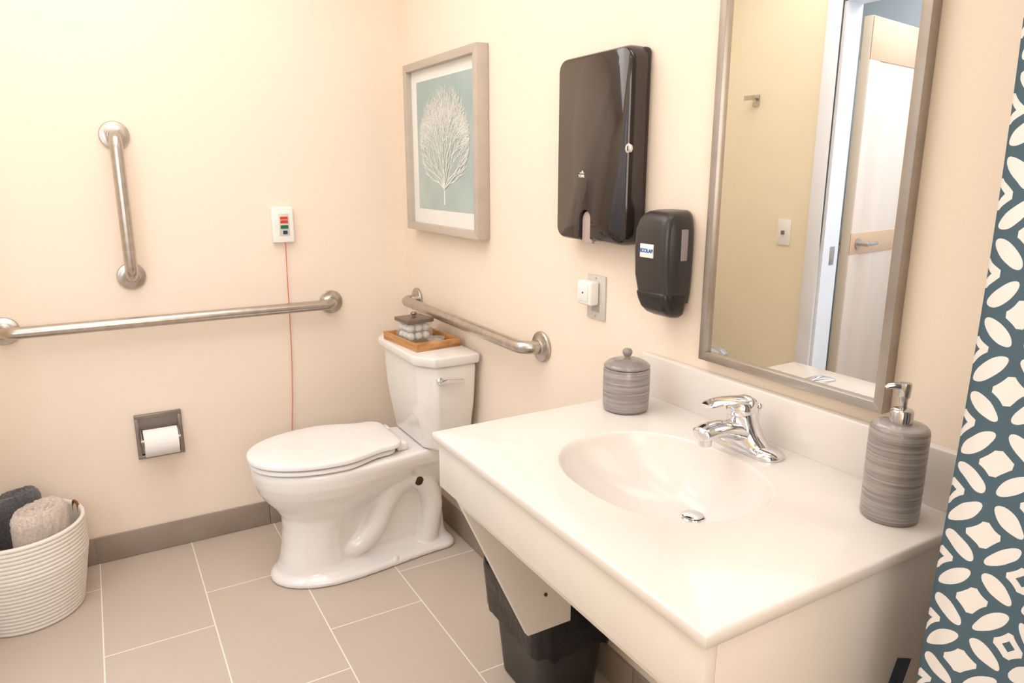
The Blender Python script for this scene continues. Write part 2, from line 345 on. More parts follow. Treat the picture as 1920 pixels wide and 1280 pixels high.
# ------------------------------------------------------------ picture
y0,y1,z0,z1=-.729,-.1368,1.1655,1.76
t=thing('framed_picture','square framed print of a pale coral tree on teal, near the corner','picture',(0,(y0+y1)/2,z0))
b=NB(); w=.027
def bar(b,pts,x0,x1): prism(b,pts,0,x0,x1,.0015)
for pts in ([(y0,z0),(y1,z0),(y1-w,z0+w),(y0+w,z0+w)],[(y0,z1),(y1,z1),(y1-w,z1-w),(y0+w,z1-w)],[(y0,z0),(y0,z1),(y0+w,z1-w),(y0+w,z0+w)],[(y1,z0),(y1,z1),(y1-w,z1-w),(y1-w,z0+w)]): bar(b,pts,-.044,-.001)
obj('frame',b,M['frame_grey'],t)
obj('mat_board',rbox(NB(),-.022,-.012,y0+w-.002,y1-w+.002,z0+w-.002,z1-w+.002),M['mat_board'],t)
ay0,ay1,az0,az1=y0+.066,y1-.076,z0+.080,z1-.066
art=obj('art_print',rbox(NB(),-.0228,-.0221,ay0,ay1,az0,az1),M['art'],t)
b=NB(); rnd=random.Random(11); cy=(ay0+ay1)/2; cnt=[0]
def seg(b,p,q,w0,w1):
    cnt[0]+=1; x=-.0230-.00004*(cnt[0]%60)
    d=(q-p); nn=Vector((-d.y,d.x)).normalized()
    vs=[b.verts.new((x,a.x,a.y)) for a in (p+nn*w0,p-nn*w0,q-nn*w1,q+nn*w1)]; b.faces.new(vs)
def br(p,a,l,w,dp):
    if dp==0: return
    q=p+Vector((math.cos(a),math.sin(a)))*l
    ex=(q.x-cy)/.205; ez=(q.y-(az0+.240))/.190
    if ex*ex+ez*ez>1 and q.y>az0+.12: return
    if q.y<az0+.06 or abs(q.x-cy)>.205: return
    seg(b,p,q,max(w,.00078),max(w*.8,.0007))
    for i in (-.5,.5):
        a2=a+i*rnd.uniform(.34,.80)+rnd.uniform(-.16,.16)
        if a2<.15: a2=.15+rnd.random()*.3
        if a2>PI-.15: a2=PI-.15-rnd.random()*.3
        br(q,a2,l*rnd.uniform(.84,1.02),w*.78,dp-1)
base=Vector((cy,az0+.02)); seg(b,base,base+Vector((0,.060)),.0045,.0032)
for a in (26,46,66,84,98,116,136,156): br(base+Vector((0,.055)),math.radians(a),.046,.0026,9)
obj('coral_drawing',b,M['coral'],art,flat=True)
# ------------------------------------------------------------ towel dispenser
y0,y1,z0,z1=-1.490,-1.203,1.212,1.650; D=.062
t=thing('paper_towel_dispenser','large glossy smoked black paper towel dispenser on side wall','towel dispenser',(0,(y0+y1)/2,z0))
obj('back_housing',rbox(NB(),-.026,-.0001,y0+.004,y1-.004,z0+.012,z1-.004,.010,3),M['blackbody'],t)
ncy=at(1096,430,0,-D).y
def arc(cx_,cz_,r,a0,a1,k=6): return [(cx_+r*math.cos(math.radians(a0+(a1-a0)*j/k)),cz_+r*math.sin(math.radians(a0+(a1-a0)*j/k))) for j in range(k+1)]
r_=.034
pol=arc(y1-r_,z1-r_,r_,0,90)+arc(y0+r_,z1-r_,r_,90,180)+arc(y0+r_,z0+r_,r_,180,270)
nw=.023; pol+=[(ncy-nw-.004,z0),(ncy-nw,z0+.008),(ncy-nw,z0+.052)]+arc(ncy,z0+.054,nw,180,0,10)[1:-1]+[(ncy+nw,z0+.052),(ncy+nw,z0+.008),(ncy+nw+.004,z0)]
pol+=arc(y1-r_,z0+r_,r_,270,360)
def inset(pol,d):
    out=[]; n=len(pol)
    for i in range(n):
        a=Vector(pol[i-1]);m_=Vector(pol[i]);c2=Vector(pol[(i+1)%n]); tv=(c2-a)
        nn=Vector((-tv.y,tv.x)).normalized()
        if abs(m_.x-ncy)<.035 and m_.y<z0+.1:
            out.append((m_.x,m_.y+(d if m_.y<z0+.001 else d*.1)))
        else: out.append((m_.x+nn.x*d,m_.y+nn.y*d))
    return out
R=[]
for x,dd in ((-.018,.0),(-.036,.0),(-.046,.0008),(-.053,.0025),(-.0575,.0045),(-.0605,.0065),(-D,.0078)): R.append([(x,p[0],p[1]) for p in inset(pol,dd)])
obj('front_cover',loft(NB(),R),M['blackgloss'],t,sharp=50)
obj('towel_slot',prism(NB(),[(ncy-.021,z0-.004),(ncy-.021,z0+.052)]+arc(ncy,z0+.054,.020,180,0,8)[1:-1]+[(ncy+.021,z0+.052),(ncy+.021,z0-.004)],0,-.054,-.046,.001),M['tongue'],t)
p=at(1178,278,0,-D-.001); Q=Matrix.Translation((-D,p.y,p.z))@Matrix.Rotation(-PI/2,4,'Y')
lk=obj('lock',lathe(NB(),[(.0105,-.003),(.0105,.0015),(.009,.0025),(.0001,.0025)],n=32,M=Q,cap0=True,cap1=False),M['chrome'],t)
obj('keyhole',rbox(NB(),-D-.0032,-D-.0024,p.y-.0012,p.y+.0012,p.z-.005,p.z+.005),M['darkslot'],lk)
p=at(1090,327,0,-D-.001)
b=NB(); textbm(b,'TORK',.0092,wallBM((-D-.0006,p.y,p.z-.004))); rbox(b,-D-.0008,-D-.0002,p.y-.010,p.y+.008,p.z+.0025,p.z+.0045); rbox(b,-D-.0008,-D-.0002,p.y-.006,p.y-.001,p.z+.0045,p.z+.009)
obj('maker_mark',b,M['whiteplastic'],t)
# ------------------------------------------------------------ soap dispenser
yc=-1.598; D=.088; zo=-.004
t=thing('soap_dispenser','charcoal wall-mounted soap dispenser with a white label beside the mirror','soap dispenser',(0,yc,1.074))
def srr(z,d,h2,r,xb=-.0005): return rr((xb-d)/2,yc,(d+xb)/2,h2,r,z+zo,6)
R=[srr(1.106,.070,.046,.014),srr(1.130,.078,.050,.015),srr(1.165,.085,.0525,.015),srr(1.22,D,.053,.015),srr(1.262,.087,.0525,.016),srr(1.282,.082,.050,.018),srr(1.294,.075,.046,.018),srr(1.301,.064,.039,.018),srr(1.304,.050,.030,.015)]
obj('housing',loft(NB(),R),M['soapblack'],t,sharp=60)
R=[srr(1.074,.042,.034,.014,-.012),srr(1.081,.057,.042,.015,-.01),srr(1.094,.070,.046,.015,-.01),srr(1.112,.078,.0485,.015,-.01),srr(1.126,.0815,.0495,.015,-.01),srr(1.132,.078,.047,.015,-.01)]
obj('push_lever',loft(NB(),R),M['blackbody'],t,sharp=60)
p=at(1212,470,0,-.0885)
lb=obj('label',rbox(NB(),-.0898,-.086,p.y-.022,p.y+.020,p.z-.0145,p.z+.0145,.001),M['whiteplastic'],t)
obj('lettering',textbm(NB(),'ECOLAB',.0112,wallBM((-.0900,p.y-.001,p.z)),off=.04),M['bluelab'],lb)
q=at(1284,460,1,yc-.053)
obj('sight_window',rbox(NB(),q.x-.010,q.x+.008,yc-.0545,yc-.048,q.z-.033,q.z+.033,.0015),M['window'],t)
# ------------------------------------------------------------ outlet + plug in
t=thing('outlet_plate','light grey outlet plate below the towel dispenser','outlet',(0,-1.31,1.01))
obj('cover_plate',rbox(NB(),-.006,-.0005,-1.346,-1.272,1.008,1.122,.002),M['plate'],t)
for z in (1.041,1.089):
    obj('socket',rbox(NB(),-.0072,-.0055,-1.325,-1.293,z-.014,z+.014,.0005),M['greyplastic'],t)
for z in (1.016,1.114): obj('screw',lathe(NB(),[(.003,0),(.0025,.001),(.0001,.001)],(-.006,-1.309,z),12,M=Matrix.Rotation(-PI/2,4,'Y'),cap0=True,cap1=False),M['steel'],t)
t=thing('plug_in_night_light','white square plug-in night light in the outlet','night light',(-.02,-1.30,1.05))
obj('housing',rbox(NB(),-.036,-.0073,-1.326,-1.266,1.046,1.108,.006,4),M['whiteplastic'],t)
obj('face_plate',rbox(NB(),-.0385,-.0355,-1.316,-1.276,1.056,1.099,.001),M['mat_board'],t)
obj('sensor',lathe(NB(),[(.0028,0),(.002,.001),(.0001,.001)],(-.0384,-1.296,1.078),16,M=Matrix.Rotation(-PI/2,4,'Y'),cap0=True,cap1=False),M['darkslot'],t)
# ------------------------------------------------------------ mirror
y0,y1,z0,z1=-2.116,-1.699,.993,1.93; w=.017
t=thing('wall_mirror','tall rectangular mirror in a grey-brown metal frame above the sink','mirror',(0,(y0+y1)/2,z0))
b=NB()
for pts in ([(y0,z0),(y1,z0),(y1-w,z0+w),(y0+w,z0+w)],[(y0,z1),(y1,z1),(y1-w,z1-w),(y0+w,z1-w)],[(y0,z0),(y0,z1),(y0+w,z1-w),(y0+w,z0+w)],[(y1,z0),(y1,z1),(y1-w,z1-w),(y1-w,z0+w)]): prism(b,pts,0,-.024,-.001,.001)
obj('frame',b,M['mirrorframe'],t)
obj('mirror_glass',rbox(NB(),-.014,-.002,y0+w-.001,y1-w+.001,z0+w-.001,z1-w+.001),M['mirror'],t)
# ------------------------------------------------------------ wall things seen in the mirror
x=-L
t=thing('light_switch','white light switch on the wall seen in the mirror','light switch',(x,-.545,1.05))
obj('cover_plate',rbox(NB(),x+.0005,x+.006,-.5805,-.5095,1.052,1.167,.002),M['whiteplastic'],t)
obj('toggle',rbox(NB(),x+.006,x+.02,-.550,-.540,1.10,1.118,.002),M['jarlid'],t)
t=thing('robe_hook','brushed steel robe hook on the wall seen in the mirror','hook',(x,-.326,1.70))
obj('base_plate',rbox(NB(),x+.0001,x+.008,-.345,-.308,1.675,1.725,.002),M['steel'],t)
b=NB(); rbox(b,x+.008,x+.055,-.332,-.321,1.705,1.716,.002); rbox(b,x+.045,x+.056,-.355,-.298,1.700,1.720,.002)
obj('hook_arm',b,M['steel'],t)
# ------------------------------------------------------------ vanity
VX=-.5601; VY0=-2.271; VY1=-1.5115; VZ=.869; TH=.020
t=thing('vanity_base','cream laminate wall-hung vanity base with slanted end panels','vanity',(-.28,(VY0+VY1)/2,.335))
obj('front_apron',rbox(NB(),-.551,-.533,VY0+.008,VY1-.010,.752,VZ-TH-.0005,.0015),M['laminate'],t)
obj('recessed_panel',rbox(NB(),-.512,-.497,VY0+.0255,VY1-.0275,.702,VZ-TH-.0005,.001),M['laminate'],t)
poly=[(-.5325,VZ-TH-.0005),(-.5325,.752),(-.508,.697),(-.346,.336),(-.227,.336),(-.227,.60),(-.0001,.60),(-.0001,VZ-TH-.0005)]
for a in (VY1-.010-.017,VY0+.008): obj('end_panel',prism(NB(),poly,1,a,a+.017,.001),M['laminate'],t)
obj('rear_cleat',rbox(NB(),-.02,-.0001,VY0+.03,VY1-.03,.74,VZ-TH-.0005,.001),M['laminate'],t)
b=NB(); lathe(b,[(.0042,0),(.0042,.003),(.003,.004),(.0001,.004)],(-.30,VY1-.0275,.43),16,M=Matrix.Rotation(PI/2,4,'X'),cap0=True,cap1=False); obj('bolt',b,M['clip'],t)
# countertop with bowl
t=thing('countertop','white cultured marble countertop with integral oval basin and backsplash','countertop',(-.28,(VY0+VY1)/2,VZ-TH))
bc=Vector((-.292,-1.890)); dc=Vector((-.200,-1.886)); BA,BB,DP=.158,.196,.116
N=160; angs=[2*PI*i/N for i in range(N)]
def recthit(a,x0,x1,y0,y1):
    dx,dy=math.cos(a),math.sin(a); ts=[]
    if dx>1e-9: ts.append((x1-bc.x)/dx)
    if dx<-1e-9: ts.append((x0-bc.x)/dx)
    if dy>1e-9: ts.append((y1-bc.y)/dy)
    if dy<-1e-9: ts.append((y0-bc.y)/dy)
    k=min(ts); return (bc.x+dx*k,bc.y+dy*k)
corner={}
for xx in (VX,-.001):
    for yy in (VY0,VY1):
        a=math.atan2(yy-bc.y,xx-bc.x)%(2*PI); i=round(a/(2*PI)*N)%N; corner[i]=(xx,yy)
def rring(ins,z):
    x0,x1,y0,y1=VX+ins,-.001-ins,VY0+ins,VY1-ins; o=[]
    for i,a in enumerate(angs):
        if i in corner: cx_,cy_=corner[i]; o.append(Vector((x0 if cx_==VX else x1,y0 if cy_==VY0 else y1,z)))
        else: h=recthit(a,x0,x1,y0,y1); o.append(Vector((h[0],h[1],z)))
    return o
def ering(rho,z,ex=0):
    c=dc.lerp(bc,min(rho,1)) ; o=[]; n_=2.25
    for a in angs:
        ca,sa=math.cos(a),math.sin(a); k=(abs(ca/(BA+ex))**n_+abs(sa/(BB+ex))**n_)**(-1/n_)
        o.append(Vector((c.x+ca*k*rho,c.y+sa*k*rho,z)))
    return o
def bz(r): return VZ-DP*(1-r**2.4)**.90
R=[ering(r,bz(r)) for r in (.02,.1,.2,.3,.4,.5,.6,.7,.78,.85,.9,.94,.97)]
R+=[ering(.988,VZ-.0042),ering(1.001,VZ-.0017),ering(1.012,VZ-.0004),ering(1.025,VZ)]
R+=[rring(.005,VZ),rring(.0015,VZ-.001),rring(0,VZ-.004),rring(0,VZ-TH+.002),rring(.002,VZ-TH),ering(1.12,VZ-TH)]
R+=[ering(r,bz(r)-.016,.016) for r in (.95,.85,.7,.5,.3,.1,.02)]
obj('top_slab',loft(NB(),R),M['marble'],t,sharp=60)
obj('backsplash',rbox(NB(),-.021,-.001,VY0,VY1,VZ-.002,.966,.004,3),M['marble'],t)
zd=bz(.02)
dr=obj('drain',lathe(NB(),[(.0245,-.001),(.0245,.002),(.022,.0035),(.019,.002),(.017,.001)],(dc.x,dc.y,zd),40),M['chrome'],t)
obj('drain_stopper',lathe(NB(),[(.006,.0),(.0185,.003),(.019,.005),(.014,.0065),(.0001,.007)],(dc.x,dc.y,zd),40,cap1=False),M['chrome'],dr)
# ------------------------------------------------------------ faucet
fx,fy,fz=-.080,-1.888,VZ
t=thing('faucet','polished chrome single-lever faucet behind the basin','faucet',(fx,fy,fz))
def stad(h,hx_,hy_): return rr(fx,fy,hx_,hy_,min(hx_,hy_)-.0002,fz+h,8)
obj('base_plate',loft(NB(),[stad(0.0003,.030,.084),stad(.006,.031,.085),stad(.010,.029,.081),stad(.014,.024,.070),stad(.017,.016,.05)]),M['chrome'],t,sharp=60)
def oval(c,rx,ry,tilt,n=32):
    M_=Matrix.Translation(c)@Matrix.Rotation(tilt,4,'Y'); return [M_@Vector((rx*math.cos(2*PI*i/n),ry*math.sin(2*PI*i/n),0)) for i in range(n)]
B_=[(.000,.010,.030,.062,0),(-.001,.017,.031,.052,-.03),(-.003,.027,.030,.041,-.08),(-.006,.042,.0285,.033,-.14),(-.010,.058,.027,.029,-.2),(-.014,.072,.026,.0275,-.25),(-.0155,.076,.0245,.026,-.25)]
obj('body',loft(NB(),[oval(Vector((fx+a,fy,fz+z)),rx,ry,tl) for a,z,rx,ry,tl in B_]),M['chrome'],t,sharp=60)
sp=spline([(fx-.005,fy,fz+.030),(fx-.035,fy,fz+.041),(fx-.066,fy,fz+.049),(fx-.097,fy,fz+.050),(fx-.120,fy,fz+.045)],5)
rs=[.029-.008*(i/(len(sp)-1)) for i in range(len(sp))]; rs[-1]=.014
obj('spout',tube(NB(),sp,rs,24,sy=.66),M['chrome'],t,sharp=60)
obj('aerator',lathe(NB(),[(.0115,-.0),(.0125,.002),(.0125,.014)],(fx-.104,fy,fz+.024),24),M['chrome'],t)
obj('handle_dome',loft(NB(),[oval(Vector((fx+a,fy,fz+z)),rx,ry,-.25) for a,z,rx,ry in [(-.016,.077,.026,.027),(-.017,.084,.0275,.028),(-.0185,.092,.026,.026),(-.020,.099,.020,.020),(-.0205,.102,.009,.009)]]),M['chrome'],t,sharp=60)
b=NB(); lp=[(.010,.090,.015,.008),(-.026,.097,.0235,.009),(-.050,.101,.0225,.0065),(-.074,.103,.021,.005),(-.096,.102,.0195,.004),(-.108,.100,.013,.003)]
R=[]
for a,z,hy_,hz_ in lp: R.append([Vector((fx+a,fy+hy_*math.cos(2*PI*i/20),fz+z+hz_*math.sin(2*PI*i/20))) for i in range(20)])
obj('lever_handle',loft(b,R),M['chrome'],t,sharp=60)
b=NB(); tube(b,[(fx+.030,fy,fz+.012),(fx+.034,fy,fz+.074)],.0022,10); lathe(b,[(.0001,-.002),(.005,0),(.0065,.004),(.005,.008),(.0001,.010)],(fx+.034,fy,fz+.072),20,cap0=False,cap1=False); obj('lift_rod',b,M['chrome'],t)
# ------------------------------------------------------------ canister
c=(-.131,-1.595,VZ+.0003)
t=thing('ceramic_canister','grey striped ceramic canister with knobbed lid on back left of countertop','canister',c)
obj('jar_body',lathe(NB(),[(.0001,0),(.044,0),(.049,.003),(.0505,.008),(.0512,.05),(.0508,.092),(.049,.096),(.044,.096),(.044,.088),(.0001,.086)],c,64,cap0=False,cap1=False),M['ceramic'],t)
ld=obj('lid',lathe(NB(),[(.0001,.0975),(.0495,.0975),(.0505,.099),(.050,.102),(.043,.108),(.030,.1135),(.016,.1165),(.0001,.1175)],c,64,cap0=False,cap1=False),M['ceramic_plain'],t)
obj('knob',lathe(NB(),[(.006,.114),(.005,.119),(.0085,.122),(.0110,.127),(.0108,.132),(.0075,.1365),(.0001,.138)],c,32,cap1=False),M['ceramic_plain'],ld)
# ------------------------------------------------------------ pump bottle
c=(-.107,-2.197,VZ+.0003)
t=thing('lotion_pump_bottle','grey striped ceramic pump bottle with chrome pump on right of countertop','pump bottle',c)
obj('bottle',lathe(NB(),[(.0001,0),(.037,0),(.0400,.003),(.0408,.008),(.0410,.07),(.0410,.137),(.0398,.143),(.036,.147),(.028,.1485),(.016,.150),(.0155,.154)],c,64,cap0=False),M['ceramic'],t)
obj('collar',lathe(NB(),[(.0150,.151),(.016,.152),(.016,.168),(.014,.171),(.008,.173)],c,40),M['pumpmetal'],t)
b=NB(); lathe(b,[(.0058,.170),(.0058,.188),(.0080,.190),(.0088,.207),(.0080,.211),(.0001,.2115)],c,32,cap1=False)
dirv=Vector((-.75,.66,0)).normalized(); cc=Vector(c)
tube(b,[cc+Vector((0,0,.205)),cc+dirv*.012+Vector((0,0,.206)),cc+dirv*.022+Vector((0,0,.205)),cc+dirv*.026+Vector((0,0,.202))],[.0055,.005,.0042,.0036],14)
obj('pump_head',b,M['pumpmetal'],t,sharp=50)
# ------------------------------------------------------------ toilet
ty=-.432
t=thing('toilet','white two-piece toilet with closed seat lid by the corner','toilet',(-.4,ty,0))
def outline(z,xf,a,w,xb,wb,exp=2.0,xm=None):
    side=[]; xc=xf+a
    for k in range(0,17):
        an=PI/2*k/16; side.append((xc-a*math.cos(an)**(2/exp),w*math.sin(an)**(2/exp)))
    rc=min(.05,wb*.6); n=12; xe=xb-rc; xm_=xm if xm else xe
    for k in range(1,n+1):
        f=k/n; x=xc+(xe-xc)*f; g=min(1,(x-xc)/(xm_-xc)); s_=g*g*(3-2*g); side.append((x,w+(wb-w)*s_))
    for k in range(1,7):
        an=PI/2*k/6; side.append((xe+rc*math.sin(an),wb-rc+rc*math.cos(an)))
    return [Vector((x,ty-y,z)) for x,y in side]+[Vector((x,ty+y,z)) for x,y in side[:0:-1]]
S=[(.0005,-.710,.22,.148,-.045,.112),(.016,-.712,.22,.150,-.045,.114),(.026,-.704,.21,.140,-.052,.104),(.036,-.688,.18,.120,-.062,.070,2.3,-.34),(.06,-.676,.15,.110,-.066,.055,2.5,-.36),(.12,-.664,.13,.104,-.07,.048,2.5,-.38),(.18,-.658,.13,.103,-.07,.046,2.4,-.38),(.23,-.660,.15,.108,-.07,.050,2.3,-.34),(.265,-.678,.18,.126,-.06,.066,2.2,-.28),(.30,-.708,.22,.150,-.05,.090,2.1,-.22),(.335,-.730,.24,.171,-.045,.112,2,-.18),(.37,-.742,.255,.183,-.035,.13),(.40,-.745,.26,.186,-.03,.14),(.418,-.742,.26,.184,-.03,.14),(.424,-.735,.25,.178,-.035,.135)]
b=NB(); loft(b,[outline(*s_) for s_ in S])
for sg in (-1,1):
    pth=spline([(-.60,ty+sg*.040,.13),(-.50,ty+sg*.050,.085),(-.42,ty+sg*.056,.085),(-.355,ty+sg*.060,.14),(-.315,ty+sg*.062,.22),(-.265,ty+sg*.062,.285),(-.205,ty+sg*.062,.300),(-.150,ty+sg*.060,.26),(-.128,ty+sg*.056,.18),(-.135,ty+sg*.052,.10),(-.15,ty+sg*.050,.03)],6)
    tube(b,pth,.041,20)
o=obj('bowl',b,M['porcelain'],t,sharp=180)
md=o.modifiers.new('fuse','REMESH'); md.mode='VOXEL'; md.voxel_size=.005; md.use_smooth_shade=True
md=o.modifiers.new('soften','SMOOTH'); md.factor=.5; md.iterations=5
def slab(name,z0,z1,xf,a,w,xb,wb,m,dome=0,exp=2.1,par=t):
    R=[outline(z0,xf+.006,a-.004,w-.006,xb-.004,wb-.006,exp),outline(z0+.004,xf,a,w,xb,wb,exp),outline(z1-.006,xf,a,w,xb,wb,exp),outline(z1-.0015,xf+.003,a-.002,w-.004,xb-.003,wb-.004,exp),outline(z1,xf+.010,a-.007,w-.011,xb-.009,wb-.010,exp)]
    if dome: R+=[outline(z1+dome*.5,xf+.05,a-.03,w-.05,xb-.04,wb-.045,exp),outline(z1+dome,xf+.14,a-.10,w-.13,xb-.10,wb-.07,exp)]
    return obj(name,loft(NB(),R),m,par,sharp=50)
slab('seat',.4265,.443,-.750,.27,.185,-.275,.135,M['seat'])
slab('seat_lid',.4465,.467,-.755,.27,.188,-.255,.140,M['seat'],.004)
for sg in (-1,1): obj('seat_hinge',rbox(NB(),-.272,-.232,ty+sg*.085-.024,ty+sg*.085+.024,.4245,.454,.007,3),M['seat'],t)
def tankpoly(xf,xb,hy,cx_,cy_): return [(xb,ty-hy),(xb,ty+hy),(xf+cx_,ty+hy),(xf,ty+hy-cy_),(xf,ty-hy+cy_),(xf+cx_,ty-hy)]
b=bmesh.new(); loft(b,[[(p[0],p[1],z) for p in tankpoly(*a)] for z,a in ((.4265,(-.185,-.03,.190,.035,.06)),(.60,(-.206,-.022,.220,.042,.066)),(.742,(-.212,-.018,.230,.045,.07)))])
bmesh.ops.recalc_face_normals(b,faces=b.faces); bmesh.ops.bevel(b,geom=b.edges[:],offset=.014,segments=4,profile=.5,affect='EDGES')
obj('tank',b,M['porcelain'],t,sharp=60)
b=bmesh.new(); loft(b,[[(p[0],p[1],z) for p in tankpoly(*a)] for z,a in ((.7425,(-.224,-.014,.238,.048,.075)),(.755,(-.231,-.012,.242,.050,.078)),(.778,(-.231,-.012,.242,.050,.078)))])
bmesh.ops.recalc_face_normals(b,faces=b.faces); bmesh.ops.bevel(b,geom=b.edges[:],offset=.007,segments=4,profile=.5,affect='EDGES')
obj('tank_lid',b,M['porcelain'],t,sharp=60)
yl=ty-.228
b=NB(); lathe(b,[(.013,0),(.013,.006),(.009,.010),(.007,.018),(.0001,.019)],(-.158,yl+.002,.695),24,M=Matrix.Rotation(PI/2,4,'X'),cap1=False)
tube(b,[(-.163,yl-.016,.695),(-.138,yl-.017,.695),(-.108,yl-.016,.692),(-.078,yl-.014,.690)],[.009,.0085,.0075,.007],14); obj('flush_lever',b,M['chrome'],t)
p=at(787,902,1,ty-.105)
obj('trapway_fixing',lathe(NB(),[(.017,-.03),(.017,.001),(.010,.004),(.0001,.005)],(p.x,ty-.100,p.z),20,M=Matrix.Rotation(PI/2,4,'X'),cap1=False),M['clip'],t)
b=NB(); lathe(b,[(.014,0),(.014,.008),(.009,.016),(.0001,.018)],(-.30,ty-.118,.018),20,cap1=False); obj('bolt_cap',b,M['seat'],t)
# ------------------------------------------------------------ tray and jar on tank lid
TZ=.7785; tc_=Vector((-.122,-.425,TZ)); RM=Matrix.Translation(tc_)@Matrix.Rotation(math.radians(5),4,'Z')
t=thing('wooden_tray','small golden brown wooden tray on the toilet tank lid','tray',tc_)
b=NB(); hx_,hy_=.088,.130
rbox(b,-hx_,hx_,-hy_,hy_,0,.006,.001,M=RM)
obj('tray_base',b,M['wood'],t)
for (x0,x1,y0_,y1_) in ((-hx_,-hx_+.009,-hy_,hy_),(hx_-.009,hx_,-hy_,hy_),(-hx_+.009,hx_-.009,-hy_,-hy_+.009),(-hx_+.009,hx_-.009,hy_-.009,hy_)):
    obj('tray_side',rbox(NB(),x0,x1,y0_,y1_,.0062,.028,.0015,M=RM),M['wood'],t)
JC=(-.141,-.408,TZ+.0068)
JM=Matrix.Translation(JC)@Matrix.Rotation(math.radians(5),4,'Z')
t=thing('glass_jar','square glass jar of cotton balls with dark metal lid on the tray','jar',JC)
b=bmesh.new(); g=.050
loft(b,[rr(0,0,g-.002,g-.002,.004,0),rr(0,0,g,g,.005,.003),rr(0,0,g,g,.005,.070),rr(0,0,g-.0025,g-.0025,.004,.070),rr(0,0,g-.0025,g-.0025,.004,.006)])
bmesh.ops.transform(b,matrix=JM,verts=b.verts); obj('glass_body',b,M['glass'],t)
b=bmesh.new(); loft(b,[rr(0,0,g+.001,g+.001,.004,.0705),rr(0,0,g+.003,g+.003,.004,.072),rr(0,0,g+.003,g+.003,.004,.083),rr(0,0,g-.003,g-.003,.004,.085),rr(0,0,g-.018,g-.018,.004,.088)]); lathe(b,[(.006,.088),(.005,.092),(.011,.095),(.012,.099),(.009,.103),(.0001,.104)],n=24,cap1=False)
bmesh.ops.transform(b,matrix=JM,verts=b.verts); obj('jar_lid',b,M['jarlid'],t)
k=0
for z in (.0215,.0505):
    for px,py in ((-.030,-.030),(.0,-.031),(.030,-.030),(-.030,.0),(.030,.0),(-.030,.030),(.0,.031),(.030,.030)):
        c=JM@Vector((px,py,z)); b=NB(); bmesh.ops.create_icosphere(b,subdivisions=3,radius=.0145)
        for v in b.verts: v.co*=1+.10*noise.noise(v.co*90+Vector((k*3,0,0))); v.co.z*=.95
        bmesh.ops.translate(b,vec=c,verts=b.verts)
        tag(obj('cotton_ball',b,M['cotton'],base=c,sharp=180),'white cotton ball inside the square glass jar','cotton ball','cotton balls in the glass jar'); k+=1
c=(-.100,-.505,TZ+.0065)
t=tag(obj('glass_dish',lathe(NB(),[(.0001,0),(.020,0),(.026,.006),(.032,.024),(.0305,.025),(.024,.008),(.018,.004),(.0001,.004)],c,40,cap0=False,cap1=False),M['glass'],base=c),'small round clear glass dish on the tray beside the square jar','dish')
# ------------------------------------------------------------ waste bin
cxx,cyy=-.150,-1.325
t=thing('waste_bin','black rectangular waste bin between the toilet and the vanity','bin',(cxx,cyy,0))
R=[rr(cxx,cyy,.085,.118,.045,.001),rr(cxx,cyy,.090,.124,.048,.006),rr(cxx,cyy,.116,.152,.055,.335),rr(cxx,cyy,.121,.157,.056,.338),rr(cxx,cyy,.121,.157,.056,.350),rr(cxx,cyy,.113,.149,.054,.350),rr(cxx,cyy,.088,.120,.045,.010)]
obj('bin_body',loft(NB(),R),M['can'],t,sharp=50)
b=NB(); R=[]
for hx2,hy2,z in ((.100,.135,.20),(.110,.146,.30),(.116,.152,.350),(.121,.157,.359),(.127,.163,.355),(.129,.165,.33),(.127,.162,.29),(.124,.159,.25),(.122,.157,.215),(.121,.156,.190)):
    ring=rr(cxx,cyy,hx2,hy2,.055,z,12); o_=[]
    for p in ring:
        d=Vector((p.x-cxx,p.y-cyy,0)).normalized(); nn=noise.noise(Vector((p.x*34,p.y*34,z*10)))*.014
        o_.append(p+d*(abs(nn)+.0005)+Vector((0,0,nn*2 if z<.22 else 0)))
    R.append(o_)
obj('bin_liner',loft(b,R,False,False),M['bag'],t,sharp=180)
# sticker on vanity
ys=VY0+.0078; p=at(1684,1262,1,ys)
Q=Matrix.Translation((p.x,ys,p.z-.006))@Matrix.Rotation(math.radians(22),4,'Y')
tag(obj('sticker',rbox(NB(),-.020,.020,-.0006,.0004,-.030,.030,M=Q),M['navy'],base=(p.x,ys,p.z-.006)),'dark blue sticker low on the near end panel of the vanity','sticker')
# ------------------------------------------------------------ shower curtain
t=thing('shower_curtain','slate blue and white patterned shower curtain hanging at the right edge','curtain',(-.15,-2.44,.1))
b=NB(); uvl=b.loops.layers.uv.new('UVMap'); nx=240; nz_=70; Lr=0; prev=None; us=[]
def cpt(s,z):
    x=-.280+.267*s; ph=s*2*PI*2.6
    f=1+.10*math.sin(z*1.7+s*5)*min(1,s*4)
    rip=.007*math.sin(s*2*PI*12+z*1.3)
    return Vector((x+.012*math.sin(ph*2)+.005*math.sin(z*5.3)+rip*.8,-2.445+.082*math.cos(ph)*f+.006*math.sin(z*4+s*9)+rip*.5,z))
grid=[[b.verts.new(cpt(i/nx,.10+1.93*j/nz_)) for j in range(nz_+1)] for i in range(nx+1)]
for i in range(nx+1):
    p=cpt(i/nx,1.0)
    if prev: Lr+=(p-prev).length
    prev=p; us.append(Lr)
for i in range(nx):
    for j in range(nz_):
        f=b.faces.new((grid[i][j],grid[i+1][j],grid[i+1][j+1],grid[i][j+1]))
        for l,(a,c_) in zip(f.loops,((i,j),(i+1,j),(i+1,j+1),(i,j+1))): l[uvl].uv=(us[a],.10+1.93*c_/nz_)
obj('curtain_cloth',b,M['curtain'],t,sharp=180)
t=thing('curtain_rod','steel shower curtain rod across the room above the curtain','rod',(-L/2,-2.445,2.07))
